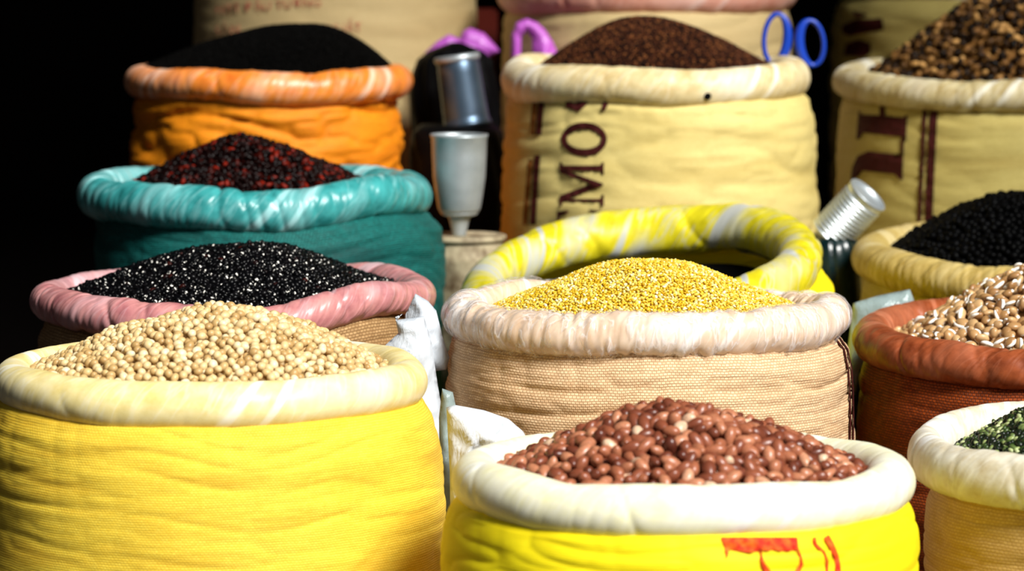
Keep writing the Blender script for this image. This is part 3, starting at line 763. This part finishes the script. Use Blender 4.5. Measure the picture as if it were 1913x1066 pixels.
def grow(s, name_heap, label_heap, cat, mat, shapes, sp, thick, tilt=0.35, eye=None, layers=2, jit=0.28, svar=0.12):
    """prepares the seeds of one sack: a list of places, plus the heap object that holds what is not single"""
    cv, cq = s.heap_core(thick * 1.1)
    o = put(name_heap, big_mesh(name_heap, cv, cq), [mat], None, (s.x, s.y, s.zr))
    tag(o, label_heap, cat, None, 'stuff')
    pos, rot = [], []; top = []
    for L in range(layers):
        p = scatter(s, sp * (1.0 if L == 0 else 0.95), jit); nn = normals(s, p); z = s.heap_z(p[:, 0], p[:, 1]) - s.zr
        off = thick * (0.0 if L == 0 else -0.85) + rng.normal(0, thick * 0.10, len(p))
        pos.append(np.stack([p[:, 0], p[:, 1], z], -1) + nn * off[:, None]); rot.append(frames(nn, tilt)); top.append(np.full(len(p), L == 0))
    pos = np.concatenate(pos); rot = np.concatenate(rot); top = np.concatenate(top)
    sc_ = 1 + (rng.random(len(pos)) - .5) * 2 * svar
    return dict(s=s, o=o, core=(cv, cq), pos=pos, rot=rot, top=top, sc=sc_, shapes=shapes, mat=mat, thick=thick,
                var=rng.integers(0, len(shapes), len(pos)), eye=eye)
def fill_heap(h, keep):
    """the heap's own mesh: an inner body and every seed that is not a single object"""
    V = [h['core'][0]]; Q = [h['core'][1]]; A = [np.full(len(h['core'][0]), 0.02)]; n0 = len(V[0]); ncore = len(Q[0])
    for k, (sv, sf) in enumerate(h['shapes']):
        m = keep & (h['var'] == k); cnt = int(m.sum())
        if not cnt: continue
        v = np.einsum('nij,kj->nki', h['rot'][m], sv) * h['sc'][m][:, None, None] + h['pos'][m][:, None, :]
        f = sf[None] + (np.arange(cnt) * len(sv))[:, None, None] + n0
        f = np.where(sf[None] < 0, -1, f)
        V.append(v.reshape(-1, 3)); Q.append(f.reshape(-1, 4)); A.append(np.repeat(rng.random(cnt), len(sv))); n0 += cnt * len(sv)
    nm = h['o'].name
    me = big_mesh(nm, np.concatenate(V), np.concatenate(Q), np.concatenate(A))
    me.materials.append(h['mat'])
    if h['eye'] is not None:
        me.materials.append(h['eye']); idx = [np.zeros(ncore, dtype=np.int32)]
        for k, sh in enumerate(h['shapes']):
            idx.append(np.tile(eye_faces(sh).astype(np.int32), int((keep & (h['var'] == k)).sum())))
        me.polygons.foreach_set('material_index', np.concatenate(idx))
    old = h['o'].data; h['o'].data = me; bpy.data.meshes.remove(old)
def project(w):
    d = w - np.array([0, 0, CAMZ]); dep = d[:, 1] * CP - d[:, 2] * SP; up = d[:, 1] * SP + d[:, 2] * CP
    return W_ / 2 + FPX * d[:, 0] / dep, H_ / 2 - FPX * up / dep, dep
def singles(h, name, label, group, cat, most=300, hilum=None, extra_mats=None):
    s = h['s']; w = h['pos'] + np.array([s.x, s.y, s.zr]); px, py, dep = project(w)
    ok = h['top'] & (px > 2) & (px < W_ - 2) & (py > 2) & (py < H_ - 2)
    dg = bpy.context.evaluated_depsgraph_get(); org = Vector((0, 0, CAMZ)); idx = []
    for i in np.nonzero(ok)[0]:
        q = Vector(w[i] + h['rot'][i][:, 2] * h['thick'] * 0.35); d = q - org; L = d.length
        hit, loc, *_ = scn.ray_cast(dg, org, d / L)
        if not hit or (loc - org).length > L - 0.006: idx.append(i)
    idx.sort(key=lambda i: dep[i]); n_vis = len(idx); idx = idx[:most]
    print('SINGLES', name, 'visible', n_vis, 'kept', len(idx))
    mes = []
    for k, (sv, sf) in enumerate(h['shapes']):
        me = big_mesh(name, sv, sf); me.materials.append(h['mat']); mes.append(me)
        if h['eye'] is not None: me.materials.append(h['eye']); me.polygons.foreach_set('material_index', eye_faces((sv, sf)).astype(np.int32))
    protos = {}
    for i in idx:
        k = int(h['var'][i])
        if k not in protos:
            o = bpy.data.objects.new(name, mes[k]); tag(o, label, cat, group); C.objects.link(o); ch = []
            if hilum is not None:
                c = bpy.data.objects.new('white_seam', hilum[k]); c['label'] = 'raised white seam'; c.parent = o; C.objects.link(c); ch.append(c)
            protos[k] = (o, ch)
        else:
            src, chs = protos[k]
            o = src.copy(); C.objects.link(o)
            for c0_ in chs:
                c = c0_.copy(); c.parent = o; C.objects.link(c)
        mw = Matrix([[*map(float, h['rot'][i][r])] for r in range(3)]).to_4x4() @ Matrix.Scale(float(h['sc'][i]), 4)
        mw.translation = Vector(w[i]); o.matrix_world = mw
    keep = np.ones(len(h['pos']), bool); keep[idx] = False
    return keep

def mm_(*q): return [x * 0.001 for x in q]
B = {}
B['peanut'] = bean_mat('peanut_skin', [(0, lin((86, 38, 24))), (.3, lin((134, 72, 48))), (.6, lin((164, 98, 68))), (.93, lin((194, 130, 96))), (.97, lin((226, 190, 158)))], 0.36, 0.55, 0.35, lin((92, 42, 30)))
B['soy'] = bean_mat('soybean_skin', [(0, lin((178, 142, 88))), (.4, lin((206, 174, 118))), (.8, lin((224, 198, 148))), (1, lin((236, 218, 178)))], 0.42, 0.45, 0.1, lin((190, 145, 80)))
B['black'] = bean_mat('black_bean_skin', [(0, lin((3, 3, 4))), (.7, lin((6, 6, 8))), (.985, lin((10, 8, 10))), (.995, lin((46, 14, 10)))], 0.3, 0.14)
B['mung'] = bean_mat('split_lentil', [(0, lin((196, 150, 8))), (.3, lin((222, 180, 34))), (.65, lin((232, 202, 84))), (.9, lin((240, 222, 146))), (1, lin((248, 240, 200)))], 0.5, 0.3)
B['lablab'] = bean_mat('tan_bean_skin', [(0, lin((150, 108, 64))), (.4, lin((186, 144, 94))), (.8, lin((210, 172, 122))), (1, lin((120, 76, 42)))], 0.35, 0.5, 0.15, lin((110, 70, 36)))
B['seam'] = plain('white_bean_seam', lin((250, 246, 236)), 0.5, 0.3)
B['red'] = bean_mat('dark_red_kernel', [(0, lin((9, 3, 3))), (.72, lin((20, 5, 4))), (.9, lin((60, 12, 6))), (1, lin((118, 26, 12)))], 0.4, 0.12)
B['pea'] = bean_mat('black_pea_skin', [(0, lin((3, 3, 3))), (1, lin((6, 6, 7)))], 0.45, 0.04)
B['green'] = bean_mat('dark_green_seed', [(0, lin((6, 12, 6))), (.5, lin((20, 34, 12))), (.7, lin((60, 82, 34))), (.85, lin((150, 165, 98))), (1, lin((206, 214, 160)))], 0.35, 0.5)
B['seed'] = bean_mat('fine_black_seed', [(0, lin((2, 2, 2))), (1, lin((6, 5, 4)))], 0.6, 0.04)
B['grain'] = bean_mat('fine_brown_grain', [(0, lin((16, 6, 3))), (.5, lin((46, 21, 9))), (.85, lin((84, 44, 22))), (1, lin((128, 78, 40)))], 0.6, 0.1)
B['tan'] = bean_mat('tan_kernel', [(0, lin((14, 8, 4))), (.45, lin((44, 27, 12))), (.75, lin((120, 82, 40))), (1, lin((190, 144, 84)))], 0.5, 0.15)

def eye_faces(shape):
    """which faces of a bean are its white eye"""
    v, f = shape; a, b, c = np.abs(v).max(0); q = np.where(f < 0, f[:, :1], f); m = v[q].mean(1)
    if a > .006: return (m[:, 1] > .80 * b) & (np.abs(m[:, 2]) < .35 * c)
    return (m[:, 1] > .80 * b) & (np.abs(m[:, 0]) < .22 * a)
SK['peanut'].heap_setup(1235, 762, edge=0.1, p=1.2, bump=.010, over=.5)
SK['soy'].heap_setup(425, 577, edge=0.3, p=1.35, bump=.007, over=.55)
SK['black'].heap_setup(470, 458, edge=0.15, p=1.35, bump=.006, over=.55)
SK['mung'].heap_setup(1200, 483, edge=-0.05, p=1.2, bump=.005, over=.45)
SK['lablab'].heap_setup(1985, 480, edge=-0.3, p=1.1, bump=.006)
SK['green'].heap_setup(2110, 690, edge=-0.25, p=1.1, bump=.006, over=.45)
SK['teal'].heap_setup(440, 254, edge=-0.2, p=1.0, bump=.012)
SK['pea'].heap_setup(1890, 366, edge=0.15, p=1.25, bump=.012, over=.4)
SK['orange'].heap_setup(585, 46, edge=0.9, p=1.6, bump=.005, over=.75)
SK['letter'].heap_setup(1200, 30, edge=0.2, p=1.45, bump=.006, over=.45)
SK['right'].heap_setup(1880, -12, edge=0.0, p=1.2, bump=.008)

def variants(n, a, b, c, nu=12, nv=8, **kw):
    return [seed_shape(*mm_(a * (1 + .12 * math.sin(k * 2.1)), b * (1 + .08 * math.cos(k * 1.7)), c), nu, nv, sd=k, **kw) for k in range(n)]
def seam_mesh(shape, k):
    """curved white ridge along one edge of the bean"""
    pts = []; v0, _ = shape; a, b, c = np.abs(v0).max(0)
    for q in np.linspace(0.15, 0.85, 9):
        an = PI * q; pts.append((a * 0.98 * math.cos(an), b * 1.0 * math.sin(an), 0))
    return mesh_from('white_seam', *tube(pts, [c * r for r in (.16, .34, .44, .48, .48, .46, .42, .32, .15)], 8))
H = {}
H['peanut'] = grow(SK['peanut'], 'peanut_heap', 'rest of the reddish peanuts, under and behind the single ones in the pale cream rim', 'peanuts', B['peanut'],
                   variants(6, 8.2, 5.3, 5.1, 16, 12, taper=.12, lump=.03), .0122, .0112, .6)
H['soy'] = grow(SK['soy'], 'soybean_heap', 'rest of the pale soybeans, higher up and under the nearest ones', 'soybeans', B['soy'],
                variants(4, 4.4, 3.85, 3.7, 12, 9), .0088, .0084, .6)
H['black'] = grow(SK['black'], 'black_bean_heap', 'rest of the shiny black beans in the dusty pink rim', 'black beans', B['black'],
                  variants(4, 4.0, 2.9, 2.7, 10, 9, kidney=.1), .0056, .0054, .6, eye=B['seam'])
H['mung'] = grow(SK['mung'], 'split_lentil_heap', 'heap of tiny split yellow lentils in the film wrapped beige rim', 'lentils', B['mung'],
                 variants(4, 2.05, 1.55, 1.15, 8, 5), .0036, .0030, .8)
H['lablab'] = grow(SK['lablab'], 'hyacinth_bean_heap', 'rest of the tan beans with white seams in the rust rim', 'beans', B['lablab'],
                   variants(5, 7.0, 5.5, 3.9, 14, 10), .0116, .0092, .6, eye=B['seam'])
H['green'] = grow(SK['green'], 'green_seed_heap', 'rest of the dark green seeds in the greyish white rim', 'seeds', B['green'],
                  variants(4, 3.6, 2.4, 2.0, 10, 7), .0052, .0044, .6)
H['red'] = grow(SK['teal'], 'red_kernel_heap', 'rest of the dark red kernels in the teal rim', 'kernels', B['red'],
                variants(4, 5.2, 2.9, 2.7, 10, 7), .0070, .0056, .6)
H['pea'] = grow(SK['pea'], 'black_pea_heap', 'rest of the dull black peas in the straw rim', 'peas', B['pea'],
                variants(4, 4.9, 4.5, 4.3, 12, 8, lump=.04), .0086, .0086, .5)
H['seed'] = grow(SK['orange'], 'black_seed_heap', 'smooth heap of fine black seeds in the orange sack', 'seeds', B['seed'],
                 variants(3, 1.7, 1.2, 1.1, 6, 4), .0032, .0026, .6, layers=1)
H['grain'] = grow(SK['letter'], 'brown_grain_heap', 'heap of fine brown grain behind the pale rim with a burnt hole', 'grain', B['grain'],
                  variants(3, 1.7, 1.4, 1.3, 6, 5), .0030, .0026, .6, layers=1)
H['tan'] = grow(SK['right'], 'tan_kernel_heap', 'rest of the tan speckled kernels in the upper right sack', 'kernels', B['tan'],
                variants(4, 6.0, 4.2, 3.6, 10, 7, lump=.06), .0122, .0090, .9)
bpy.context.view_layer.update()
SG = {
    'peanut': ('peanut', 'single reddish brown peanut near the front of the heap in the pale cream rim', 'peanuts at the front of the lemon yellow sack', 'peanut'),
    'soy': ('soybean', 'single pale round soybean near the front of the heap in the cream rim', 'soybeans at the front of the tall yellow sack', 'soybean'),
    'black': ('black_bean', 'single shiny black bean near the front of the heap in the dusty pink rim', 'black beans at the front of the burlap sack', 'bean'),
    'lablab': ('hyacinth_bean', 'single tan bean with a white seam, on the heap in the rust sack', 'tan beans on top of the rust sack', 'bean'),
    'green': ('green_seed', 'single dark green seed on the heap in the greyish white rim', 'green seeds on top of the tan sack', 'seed'),
    'red': ('red_kernel', 'single dark red kernel on the heap in the teal rim', 'dark red kernels in the teal sack', 'kernel'),
    'pea': ('black_pea', 'single dull black pea on the heap in the ribbed straw rim', 'black peas in the straw sack', 'pea'),
    'tan': ('tan_kernel', 'single tan speckled kernel on the heap in the upper right sack', 'tan kernels in the upper right sack', 'kernel'),
}
seams = [seam_mesh(sh, k) for k, sh in enumerate(H['lablab']['shapes'])]
for me in seams: me.materials.append(B['seam'])
KEEP = {k: singles(H[k], *SG[k], most=300, hilum=seams if k == 'lablab' else None) for k in SG}
for k, h in H.items(): fill_heap(h, KEEP.get(k, np.ones(len(h['pos']), bool)))
